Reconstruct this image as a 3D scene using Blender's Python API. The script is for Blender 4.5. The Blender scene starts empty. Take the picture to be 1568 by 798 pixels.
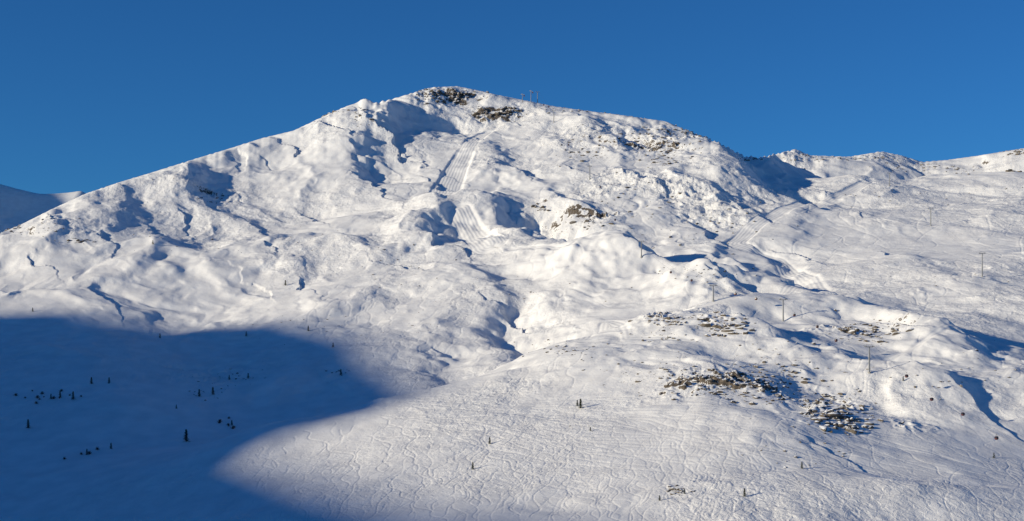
import bpy, math, random
import numpy as np
from mathutils import Vector, Matrix
rng=np.random.RandomState(7); random.seed(7)
F=2300.0; HR=560.0; CU=784.0
EL=math.radians(13.2); A=np.array([-0.935,-0.355]); TE=math.tan(EL)
def zz(v,y): return (HR-v)*y/F
def xx(u,y): return (u-CU)*y/F
# ---------------------------------------------------------------- terrain control points from image pixels (column, row) at assumed depths
C=[]
def col(u,vy,dips=()):
    for v,y in vy: C.append((xx(u,y),y,zz(v,y)))
    for y,z in dips: C.append((xx(u,y),y,z))
col(-250,[(798,1100),(700,1240),(600,1400),(540,1520),(480,1650),(440,1760)],[(2000,85),(2400,60)])
col(0,[(798,1050),(700,1220),(620,1370),(540,1540),(480,1680),(420,1830)])
col(200,[(798,1000),(700,1180),(620,1340),(540,1520),(480,1680),(420,1830),(360,1980),(310,2110)])
col(400,[(798,900),(720,1020),(652,1130),(640,1350),(560,1530),(500,1680),(440,1830),(380,1990),(320,2140),(260,2300)],[(1240,-60)])
col(500,[(798,885),(710,1010),(636,1140),(560,1500),(500,1640)],[(1250,-46)])
col(600,[(798,870),(700,1000),(616,1150),(600,1350),(540,1500),(460,1700),(400,1850),(340,2000),(280,2180),(220,2360)],[(1240,-36)])
col(700,[(798,855),(700,980),(588,1190),(560,1400),(500,1560),(440,1710),(380,1870),(320,2060),(260,2240),(200,2460),(165,2590)],[(1290,-26)])
col(800,[(798,850),(700,960),(600,1120),(545,1250),(525,1450),(460,1620),(400,1800),(340,2000),(280,2200),(220,2400)],[(1340,-4)])
col(900,[(798,840),(700,945),(600,1090),(512,1280),(470,1560),(400,1760),(340,1960),(280,2140),(220,2360)],[(1400,20)])
col(1000,[(798,830),(700,930),(620,1040),(540,1180),(487,1300),(462,1560),(420,1700),(360,1900),(300,2080),(240,2280)],[(1400,38)])
col(1100,[(798,820),(700,920),(600,1060),(520,1210),(461,1380),(440,1620),(400,1750),(340,1930),(290,2100),(250,2300)],[(1500,54)])
col(1200,[(798,820),(700,920),(600,1060),(520,1200),(462,1350),(448,1560),(400,1750),(340,1960),(305,2120),(290,2300),(258,2700)],[(1450,58)])
col(1300,[(798,820),(700,930),(600,1070),(520,1230),(490,1330),(462,1450),(438,1580),(400,1730),(340,1940),(300,2100),(278,2240)],[(2500,268),(2800,330)])
col(1450,[(798,830),(700,940),(600,1090),(520,1250),(470,1400),(430,1560),(380,1750),(330,1950),(290,2130),(268,2270)],[(2550,285),(2850,350)])
col(1568,[(798,840),(700,960),(600,1110),(520,1280),(460,1440),(400,1640),(340,1860),(300,2030),(264,2220)],[(2500,288),(2800,360)])
col(1800,[(798,880),(700,1000),(600,1150),(520,1320),(440,1550),(340,1900),(264,2250)],[(2550,330)])
for x,y,z in [(-700,500,-230),(-200,450,-220),(300,450,-200),(900,600,-150),(-1200,1100,-60),(-1400,1700,60),(-1000,800,-160),(1500,1200,20),(1700,2000,260),(-1500,2500,80),(-1500,3500,60),(0,4500,100),(1500,4500,250),(2200,3000,380),(-1200,4500,0)]: C.append((x,y,z))
S1=[(-120,398),(-60,378),(0,357),(30,345),(80,320),(130,297),(180,280),(230,265),(300,243),(350,228),(400,212),(450,200),(500,176),(530,163),(545,158),(558,150),(575,158),(600,152),(640,140),(660,134),(700,132),(735,139),(760,145),(800,153),(850,163),(900,170),(950,176),(1020,186),(1050,199),(1100,219),(1140,240)]
Y1=([-120,0,200,400,558,700,850,1020,1100,1150],[1930,2000,2230,2420,2550,2690,2650,2580,2500,2560])
for u,v in S1:
    y=np.interp(u,*Y1); z=zz(v,y)
    C.append((xx(u,y),y,z)); 
    for dy,dz in ((60,14),(350,130)): C.append((xx(u,y),y+dy,z-dz))
S2=[(1165,242),(1190,235),(1218,228),(1240,238),(1300,240),(1350,232),(1380,238),(1412,248),(1450,245),(1500,238),(1568,227),(1650,215),(1750,205)]
Y2=([1165,1200,1400,1568],[2960,3000,3120,3000])
for u,v in S2:
    y=np.interp(u,*Y2); z=zz(v,y)
    C.append((xx(u,y),y,z))
    for dy,dz in ((80,16),(450,160)): C.append((xx(u,y),y+dy,z-dz))
C=np.array(C); SC=500.0
def tps(r2): return 0.5*r2*np.log(r2+1e-9)
n=len(C); X=C[:,:2]/SC
K=tps(((X[:,None]-X[None])**2).sum(-1)); K+=np.eye(n)*0.0008
Pm=np.c_[np.ones(n),X]
M=np.block([[K,Pm],[Pm.T,np.zeros((3,3))]])
W=np.linalg.solve(M,np.r_[C[:,2],np.zeros(3)])
def base(x,y):
    sh=x.shape; x=x.ravel()/SC; y=y.ravel()/SC; out=np.empty(len(x))
    for i in range(0,len(x),20000):
        a=x[i:i+20000];b=y[i:i+20000]
        r=(a[:,None]-X[None,:,0])**2+(b[:,None]-X[None,:,1])**2
        out[i:i+20000]=tps(r)@W[:n]+W[n]+W[n+1]*a+W[n+2]*b
    return out.reshape(sh)
def seg(a,b,k,geo=False):
    return np.geomspace(a,b,k,endpoint=False) if geo else np.linspace(a,b,k,endpoint=False)
rows=np.r_[seg(380,790,24),seg(790,2760,1250,True),seg(2760,3400,140),seg(3400,5200,31)]
t=np.r_[seg(-1500,-80,50),seg(-80,1650,1250),seg(1650,3200,51)]
TX=(t-CU)/F
Yg=np.repeat(rows[:,None],len(t),1); Xg=TX[None,:]*Yg
Zb=base(Xg,Yg)
Vb=HR-F*Zb/Yg
def P(u,v):
    c=int(np.clip(np.searchsorted(t,u),1,len(t)-1))
    colv=Vb[24:,c]; k=np.argmax(colv<=v)
    if colv[k]>v: k=int(np.argmin(colv))
    y=rows[24+k]; return np.array([xx(u,y),y])
# ---------------------------------------------------------------- noise
LT=rng.rand(256,256)
def noised(x,y):
    xi=np.floor(x);yi=np.floor(y);fx=x-xi;fy=y-yi
    i=xi.astype(int)&255;j=yi.astype(int)&255;i1=(i+1)&255;j1=(j+1)&255
    a=LT[i,j];b=LT[i1,j];c=LT[i,j1];d=LT[i1,j1]
    ux=fx**3*(fx*(fx*6-15)+10);uy=fy**3*(fy*(fy*6-15)+10)
    dux=30*fx*fx*(fx*(fx-2)+1);duy=30*fy*fy*(fy*(fy-2)+1)
    k1=b-a;k2=c-a;k4=a-b-c+d
    return 2*(a+k1*ux+k2*uy+k4*ux*uy)-1, 2*dux*(k1+k4*uy), 2*duy*(k2+k4*ux)
def efbm(x,y,lam,octs,k=0.6,gain=0.5,off=0):
    x=x/lam+off;y=y/lam+off*1.7;s=0;b=1.0;dx=0;dy=0
    for o in range(octs):
        nn,a,c=noised(x,y);dx=dx+a;dy=dy+c
        s=s+b*nn/(1+k*(dx*dx+dy*dy));b*=gain
        x,y=1.6*x-1.2*y+13.1,1.2*x+1.6*y+7.7
    return s
def fbm(x,y,lam,octs,gain=0.5,off=0): return efbm(x,y,lam,octs,0,gain,off)
# ---------------------------------------------------------------- ridges, gullies, bowls
Z=Zb.copy()
def polydist(pts):
    w=np.array([P(*p) for p in pts]); best=np.full(Xg.shape,1e9); side=np.zeros(Xg.shape); ss=np.zeros(Xg.shape); L=0
    for a,b in zip(w[:-1],w[1:]):
        d=b-a; l=np.hypot(*d)+1e-6; px=Xg-a[0];py=Yg-a[1]
        tt=np.clip((px*d[0]+py*d[1])/l/l,0,1)
        ex=px-tt*d[0];ey=py-tt*d[1];r=np.hypot(ex,ey)
        sg=np.sign(ex*0.85+ey*0.5)
        m=r<best; best=np.where(m,r,best); side=np.where(m,sg,side); ss=np.where(m,L+tt*l,ss); L+=l
    return best,side,ss,L
def stroke(pts,H,wl,wr):
    global Z
    r,s,ss,L=polydist(pts)
    w=np.where(s>0,wr*1.15,wl*1.15)
    g=1/(1+(r/w*0.9)**2)**2 if H>0 else np.exp(-(r/w)**2)
    Z+=H*1.08*g
def blob(u,v,H,rx,ry=None):
    global Z
    ry=ry or rx; p=P(u,v); Z+=H*np.exp(-((Xg-p[0])/rx)**2-((Yg-p[1])/ry)**2)
WX=Xg+fbm(Xg,Yg,120,4,off=3)*34; WY=Yg+fbm(Xg,Yg,120,4,off=9)*34
_X,_Y=Xg,Yg; Xg,Yg=Xg+fbm(Xg,Yg,60,4,0.55,off=31)*14,Yg+fbm(Xg,Yg,60,4,0.55,off=37)*14
STR=[([(559,156),(566,170),(570,184)],20,100,24),
([(572,196),(548,212),(530,228)],5,80,24),
([(533,228),(538,250),(530,275)],15,80,26),
([(455,255),(470,290),(450,330)],7,60,20),
([(330,236),(370,226),(395,240)],6,40,20),
([(290,262),(268,300),(262,330)],9,55,22),
([(180,300),(190,335),(160,365)],7,50,20),
([(85,345),(100,365),(60,395)],7,40,20),
([(330,345),(380,360),(400,400)],6,60,22),
([(250,380),(210,420),(150,440)],6,60,26),
([(420,390),(440,420),(430,450)],7,60,22),
([(748,225),(758,250),(775,280)],9,40,18),
([(795,285),(840,300),(880,330)],8,40,20),
([(738,328),(780,365),(860,398),(955,416)],24,85,36),
([(950,410),(1040,436),(1095,460)],23,60,34),
([(800,345),(880,374),(960,392),(1040,412),(1100,436)],-17,34,28),
([(664,330),(652,352),(662,384)],12,40,16),
([(820,200),(850,235),(870,270)],6,50,20),
([(900,190),(935,230),(960,275),(990,300)],6,60,22),
([(980,290),(1010,330),(1060,360)],8,45,20),
([(1030,192),(1062,222),(1090,255),(1150,292)],34,90,42),
([(1060,300),(1110,325),(1150,335)],7,40,18),
([(1185,262),(1192,275),(1200,292)],9,35,18),
([(640,440),(700,425),(740,440),(755,470)],8,60,20),
([(770,475),(785,505),(830,525)],-13,20,28),
([(690,540),(700,570),(690,590)],-8,18,25),
([(430,495),(470,530),(460,580)],15,80,95),
([(1100,390),(1130,420),(1180,445)],8,40,18),
([(1190,385),(1215,415),(1210,445)],-8,16,20),
([(1280,300),(1230,330),(1190,380)],6,50,20),
([(1110,455),(1200,446),(1260,462)],9,40,18),
([(1300,480),(1350,496),(1430,520)],15,45,28),
([(1150,520),(1210,545),(1300,562),(1400,600)],17,50,36),
([(1420,535),(1500,570),(1568,600)],11,50,36),
([(1020,560),(1090,590),(1150,640),(1200,670)],8,50,40),
([(1200,260),(1240,275),(1300,280)],6,50,18),
([(1380,400),(1450,430),(1568,450)],5,50,22),
([(1300,330),(1400,350),(1568,370)],4,60,25)]
for s in STR: stroke(*s)
for b in [(625,180,-20,55,35),(690,190,-18,60,28),(580,262,-10,50,50),(722,362,-22,48,50),(600,540,6,70,80),(1060,500,8,50,45),(460,380,7,60,60),(860,450,7,70,50),(300,440,7,60,50),(900,560,5,60,50),(950,230,8,80,60),(1170,300,-14,40,70),(1140,262,-14,60,60),(1450,330,10,120,80)]: blob(*b)
Xg,Yg=_X,_Y
def zone(lst):
    m=np.zeros(Xg.shape)
    for u,v,rx,ry in lst:
        p=P(u,v); m=np.maximum(m,np.exp(-((Xg-p[0])/rx)**2-((Yg-p[1])/ry)**2))
    return m
rough=zone([(1100,520,130,120),(1200,620,120,90),(1280,640,90,60),(1330,520,90,60),(950,230,170,110),(1060,220,80,90),(1000,310,120,80),(690,145,70,60),(760,175,60,40),(540,170,40,30),(900,340,90,60),(1100,320,100,90),(320,300,50,30),(60,355,70,40),(1300,255,300,180),(1450,560,140,80),(320,580,60,40)])
PI=[([(748,200),(728,215),(706,250),(688,285),(676,318)],[10,23]),([(702,342),(724,362),(750,392)],[19,22]),
([(1330,280),(1230,318),(1150,352),(1125,375),(1190,392),(1235,425),(1262,452)],[11,15]),
([(780,402),(880,412),(960,416)],[5,5]),([(1220,452),(1130,458),(1060,472),(930,500),(890,520)],[8,9]),([(930,500),(960,525),(1060,535)],[4,4]),([(1290,560),(1400,548),(1500,520)],[4,4]),([(700,590),(800,560),(890,520)],[4,4])]
groom=np.zeros(Xg.shape); gd=np.zeros(Xg.shape); sunk=np.zeros(Xg.shape)
for i,(pts,w) in enumerate(PI):
    r,s,ss,L=polydist(pts); w=w[0]+(w[1]-w[0])*ss/L
    m=1/(1+np.exp(np.clip((r-w)/.8,-30,30))); gd=np.where(m>groom,r*s,gd); groom=np.maximum(groom,m)
    sunk=np.maximum(sunk,m*(2.4 if i<2 else 2.0 if i==2 else 1.0))
near=np.clip((Yg-700)/900,0.3,1)
calm=1-0.7*zone([(700,720,220,130),(450,720,120,120),(1350,380,200,180),(200,620,260,220)])
soft=1-0.97*zone([(726,215,28,40),(706,250,34,60),(690,285,38,60),(680,315,40,50),(722,362,45,45),(1200,340,60,80)])
big=efbm(WX,WY,210,4,0.5,0.48)*14*(.35+.65*soft)
mid=efbm(WX*0.9+WY*0.35,WY*0.75,68,5,0.6,0.46,off=5)*5.7
patch=np.clip(0.5+1.2*fbm(Xg,Yg,130,3,off=51),0.1,1.3)
fine=fbm(Xg,Yg,15,4,0.52,off=11)
ridg=1-np.abs(fbm(Xg+mid*2,Yg,26,5,0.53,off=21))
sm=1-0.98*groom
crag_z=zone([(1100,503,46,20),(1010,500,30,16),(1285,642,52,26),(1230,610,40,22),(1330,515,44,20),(1120,598,70,22),(690,146,60,24),(760,174,40,20),(905,338,40,16),(1040,752,9,6),(1010,235,60,40)])
knoll=zone([(1200,560,170,110),(1400,560,150,90),(1050,520,110,70)])
crag=(1-np.abs(fbm(Xg,Yg,12,3,0.6,off=61)))**2
Z+=big*(0.55+0.45*near)*calm+mid*near*calm*(0.75+0.35*rough)*soft*(1-.8*groom)+fine*(0.33*patch+0.65*rough*patch)*calm*sm+(ridg-0.75)*(rough*3.7+.6)*patch*sm*near*(.3+.7*calm)
Z+=efbm(WX,WY,42,4,.6,.5,off=81)*3.4*knoll*sm
Z+=crag*crag_z*4.2*(Yg/1500)**.7*sm*np.clip(.6+1.5*fbm(Xg,Yg,30,2,off=71),0,1.4)
Z-=sunk
# hold the crest lines to the skyline rows given in image pixels
for S,lo,hi,ylo,yhi in ((S1,-120,1095,1700,2800),(S2,1165,1750,2700,3300)):
    cu=(t>=lo)&(t<=hi)
    for it in range(3):
        Vf=HR-F*Z/Yg; rr=(rows>ylo)&(rows<yhi)
        va=Vf[rr].min(0); ya=rows[rr][Vf[rr].argmin(0)]
        vt=np.interp(t,[p[0] for p in S],[p[1] for p in S]); dl=np.where(cu,(va-vt),0)
        ke=np.ones(9)/9; dl=np.convolve(np.pad(dl,4,mode='edge'),ke,'valid'); 
        ye=np.convolve(np.pad(ya,20,mode='edge'),np.ones(41)/41,'valid')
        edge=np.clip((t-lo)/60,0,1)*np.clip((hi+30-t)/60,0,1) if hi<1500 else np.clip((t-lo+30)/60,0,1)
        Z+=(dl*edge*ye/F)[None,:]*np.exp(-((Yg-ye[None,:])/130)**2)
# the saddle between the two ridges: no knob may stand above the saddle line
lim=np.interp(t,[1040,1060,1100,1140,1165,1190,1218,1235],[150,201,219,240,242,235,228,150])
wn=lim+1.2*np.sin(t*.9)+1.0*np.sin(t*.37)
ex=np.maximum(Z-(HR-wn[None,:])*Yg/F,0)*((t>1050)&(t<1220))[None,:]*(Yg>1700)
Z-=ex*0.97
# ---------------------------------------------------------------- ski tracks carved in the snow
NRr=len(rows)
def zat_idx(x,y):
    r=np.interp(y,rows,np.arange(NRr)); c=np.interp(CU+F*x/y,t,np.arange(len(t))); return r,c
T=np.zeros(Z.shape,dtype=np.float32)
def splat(x,y,a):
    r,c=zat_idx(x,y); r0=np.floor(r).astype(int);c0=np.floor(c).astype(int);fr=r-r0;fc=c-c0
    ok=(r0>0)&(r0<NRr-2)&(c0>0)&(c0<len(t)-2); r0,c0,fr,fc=r0[ok],c0[ok],fr[ok],fc[ok]
    for dr,dc,w in ((0,0,(1-fr)*(1-fc)),(1,0,fr*(1-fc)),(0,1,(1-fr)*fc),(1,1,fr*fc)):
        np.maximum.at(T,(r0+dr,c0+dc),(w*a).astype(np.float32))
def track(u,v,n,amp,wl,ang,a):
    p=P(u,v); d0=np.array([math.sin(ang),-math.cos(ang)]); q=np.array([-d0[1],d0[0]])
    s=np.arange(0,n,0.3); ph=random.random()*6.28
    bend=np.cumsum(fbm(s+random.random()*900,s*0,50,2))*0.3*0.3
    am=amp*(0.8+0.4*fbm(s,s*0+random.random()*99,40,1)); lat=am*np.sin(s/wl*6.28+ph+0.9*fbm(s,s*0+u,45,2))+bend
    x=p[0]+d0[0]*s+q[0]*lat; y=p[1]+d0[1]*s+q[1]*lat; splat(x,y,a)
U=random.uniform
for i in range(190):
    u=U(400,1150); v=np.interp(u,[400,600,800,1150],[670,628,600,650])+U(0,150)
    track(u,v,U(60,230),U(1.2,3.2),U(22,46),U(-0.6,0.3),U(.3,1))
for i in range(80): track(U(1000,1600),U(620,770),U(50,150),U(1,4),U(22,45),U(-0.4,0.6),U(.3,.9))
for i in range(30): track(U(560,1000),U(608,680),260,1.2,120,U(0.7,1.15),0.9)
for i in range(90): track(U(480,900),U(450,580),U(50,140),U(1.5,3),U(25,40),U(-0.9,0.2),0.8)
for i in range(120): track(U(560,1200),U(190,400),U(50,160),U(1.5,4),U(28,50),U(-0.8,0.8),.9)
for i in range(90): track(U(1200,1568),U(280,440),U(50,180),U(1,4),U(28,80),U(-1.1,0.8),0.9)
for i in range(50): track(U(900,1568),U(450,600),U(40,120),U(1,4),U(26,50),U(-1,1),0.8)
Z-=T*(0.22+0.0002*Yg)*(1-.8*groom)
# rock mask
dzx=np.gradient(Z,axis=1)/np.maximum(np.gradient(Xg,axis=1),.01); dzy=np.gradient(Z,axis=0)/np.gradient(Yg,axis=0)-dzx*TX[None,:]
steep=np.hypot(dzx,dzy)
rz=zone([(690,146,75,30),(760,176,42,25),(510,174,20,15),(1060,210,50,50),(900,335,45,18),(835,322,14,10),(325,300,16,10),(1100,503,46,22),(1285,640,56,30),(1330,515,42,22),(1120,595,80,28),(1148,236,16,22),(1010,240,90,40),(30,350,40,20),(1560,232,60,40),(1040,752,8,7),(900,225,60,40),(1400,250,200,40)])
rockm=np.clip((steep-.96+0.24*rz+0.1*crag_z+0.35*fbm(Xg,Yg,8,3,off=44)*(0.3+rz))*4,0,1)*np.clip(rz*2+rough*0.3,0,1)
def mkgrid(name,Xa,Ya,Za,attrs=None):
    R,Cn=Xa.shape; me=bpy.data.meshes.new(name)
    co=np.stack([Xa,Ya,Za],-1).astype(np.float32).reshape(-1)
    idx=np.arange(R*Cn).reshape(R,Cn)
    q=np.stack([idx[:-1,:-1],idx[:-1,1:],idx[1:,1:],idx[1:,:-1]],-1).reshape(-1).astype(np.int32)
    nf=len(q)//4
    me.vertices.add(R*Cn);me.vertices.foreach_set('co',co)
    me.loops.add(nf*4);me.loops.foreach_set('vertex_index',q)
    me.polygons.add(nf);me.polygons.foreach_set('loop_start',np.arange(0,nf*4,4,dtype=np.int32))
    me.polygons.foreach_set('use_smooth',np.ones(nf,dtype=bool))
    me.update()
    for k,v in (attrs or {}).items():
        at=me.attributes.new(k,'FLOAT','POINT');at.data.foreach_set('value',v.astype(np.float32).ravel())
    ob=bpy.data.objects.new(name,me);bpy.context.collection.objects.link(ob);return ob
terrain=mkgrid('snowy_mountain',Xg,Yg,Z,{'rock':rockm,'groom':groom,'gdist':gd,'lumpy':np.clip(patch*(.55+.7*rough)*(0.4+0.6*calm),0,1.5)})
def H(x,y):
    r,c=zat_idx(np.array([x]),np.array([y]));r0=int(r[0]);c0=int(c[0]);fr=r[0]-r0;fc=c[0]-c0
    return float((Z[r0,c0]*(1-fr)+Z[r0+1,c0]*fr)*(1-fc)+(Z[r0,c0+1]*(1-fr)+Z[r0+1,c0+1]*fr)*fc)
Vf=HR-F*Z/Yg
def PV(u,v):   # first visible ground point at this image pixel
    c=int(np.clip(np.searchsorted(t,u),1,len(t)-1)); cv=Vf[24:,c]; k=int(np.argmax(cv<=v))
    if cv[k]>v: k=int(np.argmin(cv[:1250]))
    y=rows[24+k]; x=xx(u,y); return x,y,H(x,y)
# ---------------------------------------------------------------- materials
def mat(name):
    m=bpy.data.materials.new(name);m.use_nodes=True;nt=m.node_tree
    return m,nt,nt.nodes['Principled BSDF']
def N(nt,ty,**k):
    nd=nt.nodes.new(ty)
    for a,b in k.items():
        if a[0]=='_': setattr(nd,a[1:],b)
        else: nd.inputs[a.replace('_',' ')].default_value=b
    return nd
def snow_material(name):
    m,nt,b=mat(name);L=nt.links.new
    geo=N(nt,'ShaderNodeNewGeometry')
    nz=N(nt,'ShaderNodeTexNoise',Scale=0.05,Detail=4.0);L(geo.outputs['Position'],nz.inputs['Vector'])
    cr=N(nt,'ShaderNodeValToRGB');cr.color_ramp.elements[0].color=(.82,.82,.82,1);cr.color_ramp.elements[1].color=(.92,.92,.91,1)
    cr.color_ramp.elements[0].position=.35;cr.color_ramp.elements[1].position=.65
    L(nz.outputs['Fac'],cr.inputs[0])
    rn=N(nt,'ShaderNodeTexNoise',Scale=0.5,Detail=6.0,Roughness=0.7);L(geo.outputs['Position'],rn.inputs['Vector'])
    rc=N(nt,'ShaderNodeValToRGB');rc.color_ramp.elements[0].color=(.03,.027,.025,1);rc.color_ramp.elements[1].color=(.24,.195,.15,1)
    rc.color_ramp.elements[0].position=.3;rc.color_ramp.elements[1].position=.7;L(rn.outputs['Fac'],rc.inputs[0])
    ra=N(nt,'ShaderNodeAttribute',_attribute_name='rock')
    ad=N(nt,'ShaderNodeMath',_operation='ADD');L(ra.outputs['Fac'],ad.inputs[0])
    sb=N(nt,'ShaderNodeMath',_operation='SUBTRACT');L(rn.outputs['Fac'],sb.inputs[0]);sb.inputs[1].default_value=.5
    ml=N(nt,'ShaderNodeMath',_operation='MULTIPLY');L(sb.outputs[0],ml.inputs[0]);ml.inputs[1].default_value=3.0;L(ml.outputs[0],ad.inputs[1])
    mr=N(nt,'ShaderNodeMapRange');L(ad.outputs[0],mr.inputs[0]);mr.inputs[1].default_value=.5;mr.inputs[2].default_value=.65
    m2=N(nt,'ShaderNodeMath',_operation='MULTIPLY');L(mr.outputs[0],m2.inputs[0])
    gt=N(nt,'ShaderNodeMath',_operation='GREATER_THAN');L(ra.outputs['Fac'],gt.inputs[0]);gt.inputs[1].default_value=.1;L(gt.outputs[0],m2.inputs[1])
    mx=N(nt,'ShaderNodeMix',_data_type='RGBA');L(m2.outputs[0],mx.inputs[0]);L(cr.outputs[0],mx.inputs[6]);L(rc.outputs[0],mx.inputs[7]);L(mx.outputs[2],b.inputs['Base Color'])
    b.inputs['Roughness'].default_value=.75;b.inputs['Specular IOR Level'].default_value=.15
    n1=N(nt,'ShaderNodeTexNoise',Scale=0.22,Detail=5.0,Roughness=0.6,Distortion=0.6);L(geo.outputs['Position'],n1.inputs['Vector'])
    ga=N(nt,'ShaderNodeAttribute',_attribute_name='groom');gdn=N(nt,'ShaderNodeAttribute',_attribute_name='gdist');lu=N(nt,'ShaderNodeAttribute',_attribute_name='lumpy')
    gn=N(nt,'ShaderNodeTexNoise',Scale=0.08,Detail=2.0);L(geo.outputs['Position'],gn.inputs['Vector'])
    g2=N(nt,'ShaderNodeMath',_operation='MULTIPLY_ADD');L(gn.outputs['Fac'],g2.inputs[0]);g2.inputs[1].default_value=1.5;L(gdn.outputs['Fac'],g2.inputs[2])
    s1=N(nt,'ShaderNodeMath',_operation='MULTIPLY');L(g2.outputs[0],s1.inputs[0]);s1.inputs[1].default_value=1.35
    s2=N(nt,'ShaderNodeMath',_operation='SINE');L(s1.outputs[0],s2.inputs[0])
    s3=N(nt,'ShaderNodeMath',_operation='MULTIPLY');L(s2.outputs[0],s3.inputs[0])
    s4=N(nt,'ShaderNodeMath',_operation='MULTIPLY');L(n1.outputs['Fac'],s4.inputs[0]);s4.inputs[1].default_value=.17;L(s4.outputs[0],s3.inputs[1])
    h1=N(nt,'ShaderNodeMath',_operation='MULTIPLY');L(n1.outputs['Fac'],h1.inputs[0])
    h0=N(nt,'ShaderNodeMath',_operation='MULTIPLY_ADD');L(lu.outputs['Fac'],h0.inputs[0]);h0.inputs[1].default_value=1.6;h0.inputs[2].default_value=.25;L(h0.outputs[0],h1.inputs[1])
    mh=N(nt,'ShaderNodeMix',_data_type='FLOAT');L(ga.outputs['Fac'],mh.inputs[0]);L(h1.outputs[0],mh.inputs[2]);L(s3.outputs[0],mh.inputs[3])
    bp=N(nt,'ShaderNodeBump',Strength=1.0,Distance=1.0);L(mh.outputs[0],bp.inputs['Height']);L(bp.outputs[0],b.inputs['Normal'])
    return m
snow=snow_material('snow');terrain.data.materials.append(snow)
rockmat,nt,b=mat('rock');L=nt.links.new
g=N(nt,'ShaderNodeNewGeometry');no=N(nt,'ShaderNodeTexNoise',Scale=0.8,Detail=5.0);L(g.outputs['Position'],no.inputs['Vector'])
cr=N(nt,'ShaderNodeValToRGB');cr.color_ramp.elements[0].color=(.03,.027,.025,1);cr.color_ramp.elements[1].color=(.2,.165,.125,1);L(no.outputs['Fac'],cr.inputs[0])
sx=N(nt,'ShaderNodeSeparateXYZ');L(g.outputs['Normal'],sx.inputs[0])
ad=N(nt,'ShaderNodeMath',_operation='MULTIPLY_ADD');L(no.outputs['Fac'],ad.inputs[0]);ad.inputs[1].default_value=.5;L(sx.outputs['Z'],ad.inputs[2])
mr=N(nt,'ShaderNodeMapRange');L(ad.outputs[0],mr.inputs[0]);mr.inputs[1].default_value=.92;mr.inputs[2].default_value=1.02
mx=N(nt,'ShaderNodeMix',_data_type='RGBA');L(mr.outputs[0],mx.inputs[0]);L(cr.outputs[0],mx.inputs[6]);mx.inputs[7].default_value=(.87,.88,.89,1);L(mx.outputs[2],b.inputs['Base Color']);b.inputs['Roughness'].default_value=.85
def simple(name,c,r=.6,me=0):
    m,nt,b=mat(name);nn=N(nt,'ShaderNodeTexNoise',Scale=1.5,Detail=3.0)
    c2=N(nt,'ShaderNodeValToRGB');c2.color_ramp.elements[0].color=(*[k*.65 for k in c],1);c2.color_ramp.elements[1].color=(*[min(1,k*1.3) for k in c],1)
    nt.links.new(nn.outputs['Fac'],c2.inputs[0]);nt.links.new(c2.outputs[0],b.inputs['Base Color']);b.inputs['Roughness'].default_value=r;b.inputs['Metallic'].default_value=me;return m
bark=simple('bark',(.08,.05,.035),.9);needles=simple('needles',(.045,.06,.03),.8);twig=simple('twigs',(.08,.055,.04),.9)
steel=simple('galvanised_steel',(.22,.23,.24),.5,.4);red=simple('cabin_paint',(.11,.035,.035),.4);glass=simple('cabin_glass',(.03,.035,.04),.2);cable_m=simple('steel_cable',(.1,.1,.1),.5,.6);concrete=simple('concrete',(.35,.34,.32),.8)
def mk(name,vs,fs,mats,mi=None,loc=(0,0,0)):
    me=bpy.data.meshes.new(name);me.from_pydata(vs,[],fs);
    for m in mats: me.materials.append(m)
    if mi: me.polygons.foreach_set('material_index',mi)
    me.update();ob=bpy.data.objects.new(name,me);ob.location=loc;bpy.context.collection.objects.link(ob);return ob
import bmesh
bm=bmesh.new();bmesh.ops.create_icosphere(bm,subdivisions=2,radius=1);IV=np.array([v.co[:] for v in bm.verts]);IF=[[v.index for v in f.verts] for f in bm.faces];bm.free()
def rocks(u,v,nr,ru,rv,smin,smax):
    vs=[];fs=[]
    for i in range(int(nr*1.8)):
        x,y,z=PV(u+random.gauss(0,ru),v+random.gauss(0,rv))
        s=smin*.7+(smax-smin*.7)*random.random()**2.6
        k=IV.copy()
        for _ in range(7):
            d=rng.randn(3);d/=np.linalg.norm(d);lim=random.uniform(.45,.85);pr=k@d;k-=np.outer(np.maximum(pr-lim,0),d)
        k*=np.array([random.uniform(.8,1.9),random.uniform(.7,1.3),random.uniform(.45,.9)])*s
        a=random.random()*6.28;c_,s_=math.cos(a),math.sin(a);k=k@np.array([[c_,-s_,0],[s_,c_,0],[0,0,1]])
        o=len(vs);vs+= (k+np.array([x,y,z-.05*s])).tolist();fs+=[[q+o for q in f] for f in IF]
    mk('rock_outcrop',vs,fs,[rockmat])
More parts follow.
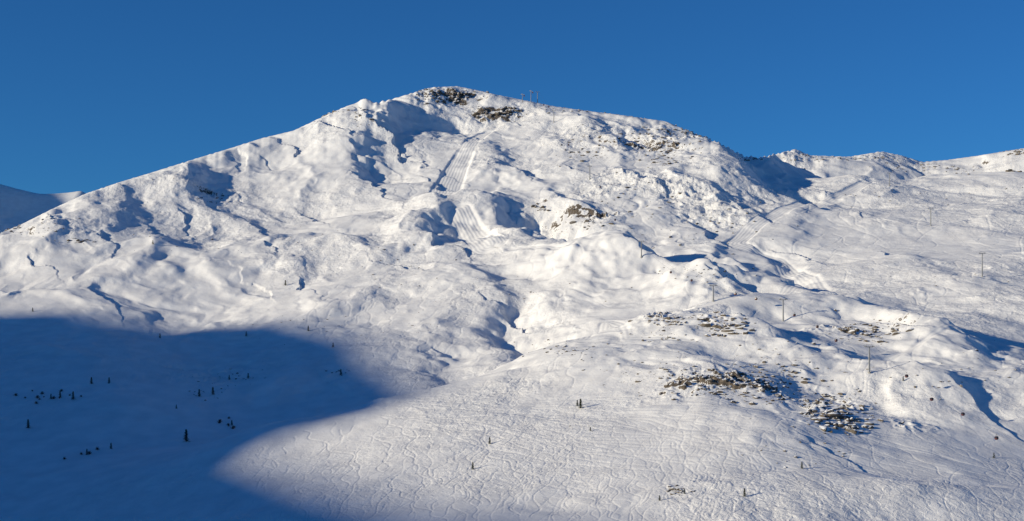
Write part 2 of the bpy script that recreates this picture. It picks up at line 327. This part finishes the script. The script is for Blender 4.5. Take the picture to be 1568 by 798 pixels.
for r in [(1110,500,56,24,7,1,4.2),(1035,492,40,26,5,.6,2.4),(1010,515,24,24,6,.5,1.8),(1285,640,66,28,11,.9,3.4),(1300,655,26,14,7,1,3.5),(1250,612,44,36,11,.6,2.4),(1160,575,56,44,14,.5,2.2),(1120,600,66,46,11,.5,2.4),(1330,510,60,28,8,.9,3.2),(1040,752,18,8,3,.6,1.8),(1200,560,60,75,20,.4,2),(1230,690,30,60,14,.4,1.4),(1000,570,44,45,12,.4,1.8),(870,535,34,35,6,.5,1.6),(900,655,8,14,6,.4,.9),(830,320,8,8,3,2,5),(905,342,12,14,4,1.5,4),(980,300,30,60,16,1,3),(690,145,36,26,6,1.5,4.2),(650,150,14,10,5,1.5,4),(760,174,36,20,5,2,5),(512,172,12,10,2,1.5,3.5),(555,178,14,8,8,1.5,3.5),(1050,200,34,20,8,1.5,4),(990,205,40,40,10,1,3),(1020,245,34,22,7,1,3.5),(885,238,32,22,6,1,3),(1145,244,8,10,2,1.5,3),(350,578,20,30,5,.6,1.6),(310,600,12,20,5,.6,1.4),(470,500,14,40,10,.6,1.4),(520,570,8,8,3,.8,1.6),(450,375,16,60,14,.7,1.5),(620,400,24,60,16,.7,1.5),(330,305,12,22,7,1.2,2.6),(115,370,12,12,3,1.2,3),(60,350,14,30,8,1.2,2.6),(20,350,12,14,6,1.2,3),(1300,244,30,50,2,1.5,3.5),(1440,258,30,50,4,1.5,3.5),(1230,240,10,20,3,1.5,3),(1560,233,24,12,3,2,6),(1440,300,26,80,10,.7,1.8),(1480,420,18,60,10,.6,1.5),(1100,350,40,60,20,.8,2.4),(1080,420,26,40,8,.7,1.8),(880,170,18,50,3,1.5,3.5),(1480,560,30,60,20,.4,1.4),(240,370,10,40,10,.7,1.6),(200,265,8,60,14,1,2),(600,500,14,60,12,.6,1.2),(780,440,12,60,12,.7,1.4)]: rocks(*r)
# trees
def conifer_mesh(h,seed):
    rr=random.Random(seed);vs=[];fs=[];mi=[]
    def ring(z,r,n=7):
        o=len(vs)
        for i in range(n):
            a=i/n*6.283;vs.append((r*math.cos(a),r*math.sin(a),z))
        return o
    rs=[ring(k*h/5-.4,max(.02,.16*h/9*(1-k/5.2))*1.2) for k in range(6)]
    for a,b2 in zip(rs[:-1],rs[1:]):
        for i in range(7): fs.append((a+i,a+(i+1)%7,b2+(i+1)%7,b2+i));mi.append(0)
    for k in range(int(26)):
        z=h*(.08+.9*k/26);R=h*.27*(1-z/h)**.8*rr.uniform(.75,1.2)+.12
        for j in range(rr.randint(6,9)):
            a=rr.uniform(0,6.283);l=R*rr.uniform(.6,1.15);dr=-l*rr.uniform(.1,.4)
            for q in range(7):
                tq=(q+.6)/7;cx=math.cos(a)*l*tq;cy=math.sin(a)*l*tq;cz=z+dr*tq
                w=h*.035*(1.15-tq*.6);o=len(vs)
                for _ in range(3): vs.append((cx+rr.uniform(-1,1)*w*1.6,cy+rr.uniform(-1,1)*w*1.6,cz+rr.uniform(-1,.7)*w))
                fs.append((o,o+1,o+2));mi.append(1)
    me=bpy.data.meshes.new('pine_tree');me.from_pydata(vs,[],fs);me.materials.append(bark);me.materials.append(needles);me.polygons.foreach_set('material_index',mi);return me
TM=[conifer_mesh(8,s) for s in range(4)]
for i,(u,v,hp) in enumerate([(285,677,18),(167,588,9),(305,608,11),(326,605,11),(170,688,9),(43,656,13),(351,582,7),(380,580,8),(377,516,7),(437,438,8),(472,508,8),(510,532,7),(522,575,9),(724,719,11),(750,680,10),(889,625,14),(1140,761,12),(1228,718,10),(1522,702,8),(1010,767,8),(50,478,6),(112,612,12),(92,609,10),(78,612,8),(140,588,10),(133,697,9),(270,626,6),(355,652,8),(245,518,7),(1383,584,7),(234,375,6),(884,622,9),(904,660,6),(1048,757,8)]):
    x,y,z=PV(u,v);ob=bpy.data.objects.new('pine_tree',TM[i%4]);hh=1.1*hp*y/F/8;ob.scale=(hh*1.2,hh*1.2,hh);ob.location=(x,y,z);ob.rotation_euler=(0,0,i*1.3);bpy.context.collection.objects.link(ob)
def bush_mesh(seed):
    rr=random.Random(seed);vs=[];fs=[]
    for k in range(60):
        a=rr.uniform(0,6.28);el=rr.uniform(.3,1.5);l=rr.uniform(.6,1.3);d=Vector((math.cos(a)*math.cos(el),math.sin(a)*math.cos(el),math.sin(el)))*l
        pth=[Vector((0,0,-.1)),d*.5+Vector((0,0,.1)),d]
        for p,q in zip(pth[:-1],pth[1:]):
            s=Vector((-d.y,d.x,0)).normalized()*.03;o=len(vs);vs.extend([p-s,p+s,q+s*.5,q-s*.5]);fs.append((o,o+1,o+2,o+3))
        for _ in range(5):
            c=d*rr.uniform(.5,1);o=len(vs)
            for _ in range(3): vs.append(c+Vector([rr.uniform(-.12,.12) for _ in range(3)]))
            fs.append((o,o+1,o+2))
    me=bpy.data.meshes.new('bush');me.from_pydata([tuple(v) for v in vs],[],fs);me.materials.append(twig);return me
BM=[bush_mesh(s) for s in range(3)]
for i in range(24):
    u,v=random.choice([(95,606),(138,692),(60,606),(350,650),(110,600)]);u+=random.gauss(0,18);v+=random.gauss(0,6)
    x,y,z=PV(u,v);ob=bpy.data.objects.new('bush',BM[i%3]);s=random.uniform(1.2,2.8);ob.scale=(s,s,s);ob.location=(x,y,z);bpy.context.collection.objects.link(ob)
# ---------------------------------------------------------------- gondola lift
def cyl(vs,fs,p,q,r1,r2,n=8):
    p=Vector(p);q=Vector(q);d=(q-p).normalized();a=d.orthogonal().normalized();b_=d.cross(a);o=len(vs)
    for c,r in((p,r1),(q,r2)):
        for i in range(n):
            t_=i/n*6.283;vs.append(tuple(c+a*math.cos(t_)*r+b_*math.sin(t_)*r))
    for i in range(n): fs.append((o+i,o+(i+1)%n,o+n+(i+1)%n,o+n+i))
    fs.append(tuple(range(o+n-1,o-1,-1)));fs.append(tuple(range(o+n,o+2*n)))
def box(vs,fs,c,s):
    o=len(vs)
    for k in range(8): vs.append((c[0]+(s[0] if k&1 else -s[0])/2,c[1]+(s[1] if k&2 else -s[1])/2,c[2]+(s[2] if k&4 else -s[2])/2))
    for f in((0,1,3,2),(4,6,7,5),(0,4,5,1),(2,3,7,6),(0,2,6,4),(1,5,7,3)): fs.append(tuple(o+i for i in f))
def part(name,par,vs,fs,m): 
    ob=mk(name,vs,fs,[m]);ob.parent=par;return ob
def pylon(x,y,z,h,ang):
    e=bpy.data.objects.new('lift_pylon',None);bpy.context.collection.objects.link(e);e.location=(x,y,z);e.rotation_euler=(0,0,ang)
    vs=[];fs=[];cyl(vs,fs,(0,0,-1.5),(0,0,.5),1.3,1.2);part('footing',e,vs,fs,concrete)
    vs=[];fs=[];cyl(vs,fs,(0,0,.3),(0,0,h),.62,.38,12);part('mast',e,vs,fs,steel)
    vs=[];fs=[];cyl(vs,fs,(-3,0,h-.3),(3,0,h-.3),.26,.26);cyl(vs,fs,(-2.4,0,h+1.2),(2.4,0,h+1.2),.12,.12)
    for s in(-1,1): cyl(vs,fs,(s*2.4,0,h-.3),(s*2.4,0,h+1.2),.12,.12)
    part('crossarm',e,vs,fs,steel)
    vs=[];fs=[]
    for s in(-1,1):
        box(vs,fs,(s*3,0,h-.1),(.25,4.2,.3))
        for k in range(-3,4): cyl(vs,fs,(s*3-.12,k*.6,h+.15),(s*3+.12,k*.6,h+.15),.26,.26,10)
    part('sheave_rollers',e,vs,fs,steel)
    vs=[];fs=[]
    for k in range(int(h*2)): box(vs,fs,(.62,0,.6+k*.5),(.5,.05,.04))
    for s in (-.25,.25): cyl(vs,fs,(.85,s,.5),(.75,s,h),.03,.03,5)
    part('ladder',e,vs,fs,steel)
def cabin(x,y,z,ang,hang=3.4):
    e=bpy.data.objects.new('gondola_cabin',None);bpy.context.collection.objects.link(e);e.location=(x,y,z);e.rotation_euler=(0,0,ang)
    bm=bmesh.new();prof=[(.62,-2.1),(.95,-1.6),(1.02,-.9),(.92,-.15),(.6,.12)]
    lay=[]
    for w,zz_ in prof:
        l=w*1.08;c=.32
        lay.append([bm.verts.new((a*1.0,b2*1.0,zz_-hang+2)) for a,b2 in((w-c,-l),(w,-l+c),(w,l-c),(w-c,l),(-w+c,l),(-w,l-c),(-w,-l+c),(-w+c,-l))])
    for k in range(4):
        for i in range(8): 
            f=bm.faces.new((lay[k][i],lay[k][(i+1)%8],lay[k+1][(i+1)%8],lay[k+1][i]));f.material_index=1 if k in(2,) else 0
    bm.faces.new(lay[0][::-1]);bm.faces.new(lay[-1])
    me=bpy.data.meshes.new('cabin_shell');bm.to_mesh(me);bm.free();me.materials.append(red);me.materials.append(glass)
    ob=bpy.data.objects.new('cabin_shell',me);bpy.context.collection.objects.link(ob);ob.parent=e
    vs=[];fs=[];cyl(vs,fs,(0,0,-hang+2.1),(0,0,0),.09,.09);box(vs,fs,(0,0,0),(.3,.9,.25));part('hanger',e,vs,fs,steel)
def lift(pts,cabs):
    w=[]
    for u,v,hp in pts:
        x,y,z=PV(u,v);w.append((x,y,z,hp*y/F))
    for i,(x,y,z,h) in enumerate(w):
        a=w[max(0,i-1)];b2=w[min(len(w)-1,i+1)];ang=math.atan2(b2[1]-a[1],b2[0]-a[0])-math.pi/2
        pylon(x,y,z,h,ang)
    vs=[];fs=[]
    ci=0
    for (x,y,z,h),(x2,y2,z2,h2) in zip(w[:-1],w[1:]):
        d=Vector((x2-x,y2-y,0)).normalized();nrm=Vector((-d.y,d.x,0))
        ang=math.atan2(d.y,d.x)-math.pi/2
        p=Vector((x,y,z+h+.42));q=Vector((x2,y2,z2+h2+.42));l=(q-p).length
        for s in(-1,1):
            pr=None
            for k in range(13):
                tt=k/12;c=p.lerp(q,tt)+nrm*3*s-Vector((0,0,l*.03*4*tt*(1-tt)))
                if pr is not None: cyl(vs,fs,pr,c,.035,.035,5)
                pr=c
            for tt in cabs[ci%len(cabs)]:
                if (s>0)==(tt>0):
                    ta=abs(tt);c=p.lerp(q,ta)+nrm*3*s-Vector((0,0,l*.03*4*ta*(1-ta)))
                    if c.z-H(c.x,c.y)>4.2: cabin(c.x,c.y,c.z,ang)
        ci+=1
    mk('lift_cable',vs,fs,[cable_m])
lift([(1640,760,44),(1331,572,40),(1199,492,33),(1092,462,24),(982,395,24),(903,275,20),(848,188,18),(823,158,17)],[[.3,-.5,.62,-.8],[.3,-.6,.8],[.35,-.7],[.5,-.3],[.4,-.8],[.5],[.5,-.4]])
lift([(1504,424,36),(1425,346,26),(1362,285,20)],[[],[]])
for du,hp in((800,12),(813,17)):
    x,y,z=PV(du,157);pylon(x,y,z,hp*y/F,1.2)
    cabin(x+3,y,z+hp*y/F,1.2)
# ---------------------------------------------------------------- neighbouring mountains
Pn=np.array([A[1],-A[0]])
A0=1900
pts=[]
for u,v in [(900,798),(720,790),(600,765),(470,720),(385,690),(500,648),(690,600),(650,590),(600,560),(560,520),(440,490),(330,480),(200,482),(100,494),(0,484)]:
    x,y,z=PV(u,v); pts.append((x*Pn[0]+y*Pn[1], z+(A0-(A[0]*x+A[1]*y))*TE))
pts.sort()
ps=np.array(pts)
s_=np.linspace(-600,3400,400);a_=np.linspace(700,3400,160);Sg,Ag=np.meshgrid(s_,a_)
crest=np.interp(s_,np.r_[-600,300,ps[:,0],ps[-1,0]+250,ps[-1,0]+700,3400],np.r_[200,ps[0,1]-60,ps[:,1],ps[-1,1]-70,300,50])
ke=np.hanning(9);ke/=ke.sum();crest=np.convolve(np.pad(crest,4,mode='edge'),ke,'valid')
crest=crest+6
hz=crest[None,:]-np.abs(Ag-A0)*0.62+efbm(Sg,Ag,300,6,.5)*50*np.clip(np.abs(Ag-A0)/250,0.14,1)
mx_=A[0]*Ag+Pn[0]*Sg;my_=A[1]*Ag+Pn[1]*Sg
o=mkgrid('neighbouring_mountain',mx_,my_,np.maximum(hz,-260));o.data.materials.append(snow)
xs=np.linspace(-5200,-700,360);ys=np.linspace(4400,7600,200);XX,YY=np.meshgrid(xs,ys)
cz=np.interp(784+F*xs/6500,[-600,-200,0,25,60,125,180,400],[250,262,280,286,291,289,325,420]);cz=(HR-cz)*6500/F
zf=cz[None,:]-np.abs(YY-6500)*.55+efbm(XX,YY,500,7,.4)*90*np.clip(np.abs(YY-6500)/300,.15,1)+750*np.exp(-((XX+3900)/650)**2-((YY-5700)/700)**2)  # last term: out-of-view hill added at left to shade the visible ridge
o=mkgrid('distant_mountain',XX,YY,zf);o.data.materials.append(snow)
xs=np.linspace(-9000,9000,60);ys=np.linspace(-6000,14000,60);XX,YY=np.meshgrid(xs,ys)
o=mkgrid('valley_ground',XX,YY,-420+0*XX+fbm(XX,YY,900,3)*30);o.data.materials.append(snow)
# ---------------------------------------------------------------- camera, sun, sky
cam=bpy.data.cameras.new('camera');co=bpy.data.objects.new('camera',cam);bpy.context.collection.objects.link(co)
co.location=(0,0,0);co.rotation_euler=(math.pi/2,0,0);cam.sensor_width=36;cam.lens=36*F/1568;cam.shift_y=(HR-399)/1568;cam.clip_start=1;cam.clip_end=40000
bpy.context.scene.camera=co
sl=bpy.data.lights.new('sun','SUN');sl.energy=4.8;sl.angle=math.radians(1.1);sl.color=(1,.885,.67);so=bpy.data.objects.new('sun',sl);bpy.context.collection.objects.link(so)
d=Vector((A[0]*math.cos(EL),A[1]*math.cos(EL),math.sin(EL)));so.rotation_euler=(-d).to_track_quat('-Z','Y').to_euler()
w=bpy.data.worlds.new('World');bpy.context.scene.world=w;w.use_nodes=True;nt=w.node_tree
sky=nt.nodes.new('ShaderNodeTexSky');sky.sky_type='NISHITA';sky.sun_disc=False;sky.sun_elevation=EL;sky.sun_rotation=math.atan2(A[0],A[1]);sky.altitude=2000;sky.air_density=1;sky.dust_density=.3;sky.ozone_density=1.5
mp=nt.nodes.new('ShaderNodeMix');mp.data_type='RGBA';mp.blend_type='MULTIPLY';mp.inputs[0].default_value=1;mp.inputs[7].default_value=(.125,.44,.84,1)
nt.links.new(sky.outputs[0],mp.inputs[6]);nt.links.new(mp.outputs[2],nt.nodes['Background'].inputs[0]);nt.nodes['Background'].inputs[1].default_value=.112
vs=bpy.context.scene.view_settings;vs.view_transform='Standard';vs.look='None';vs.exposure=0
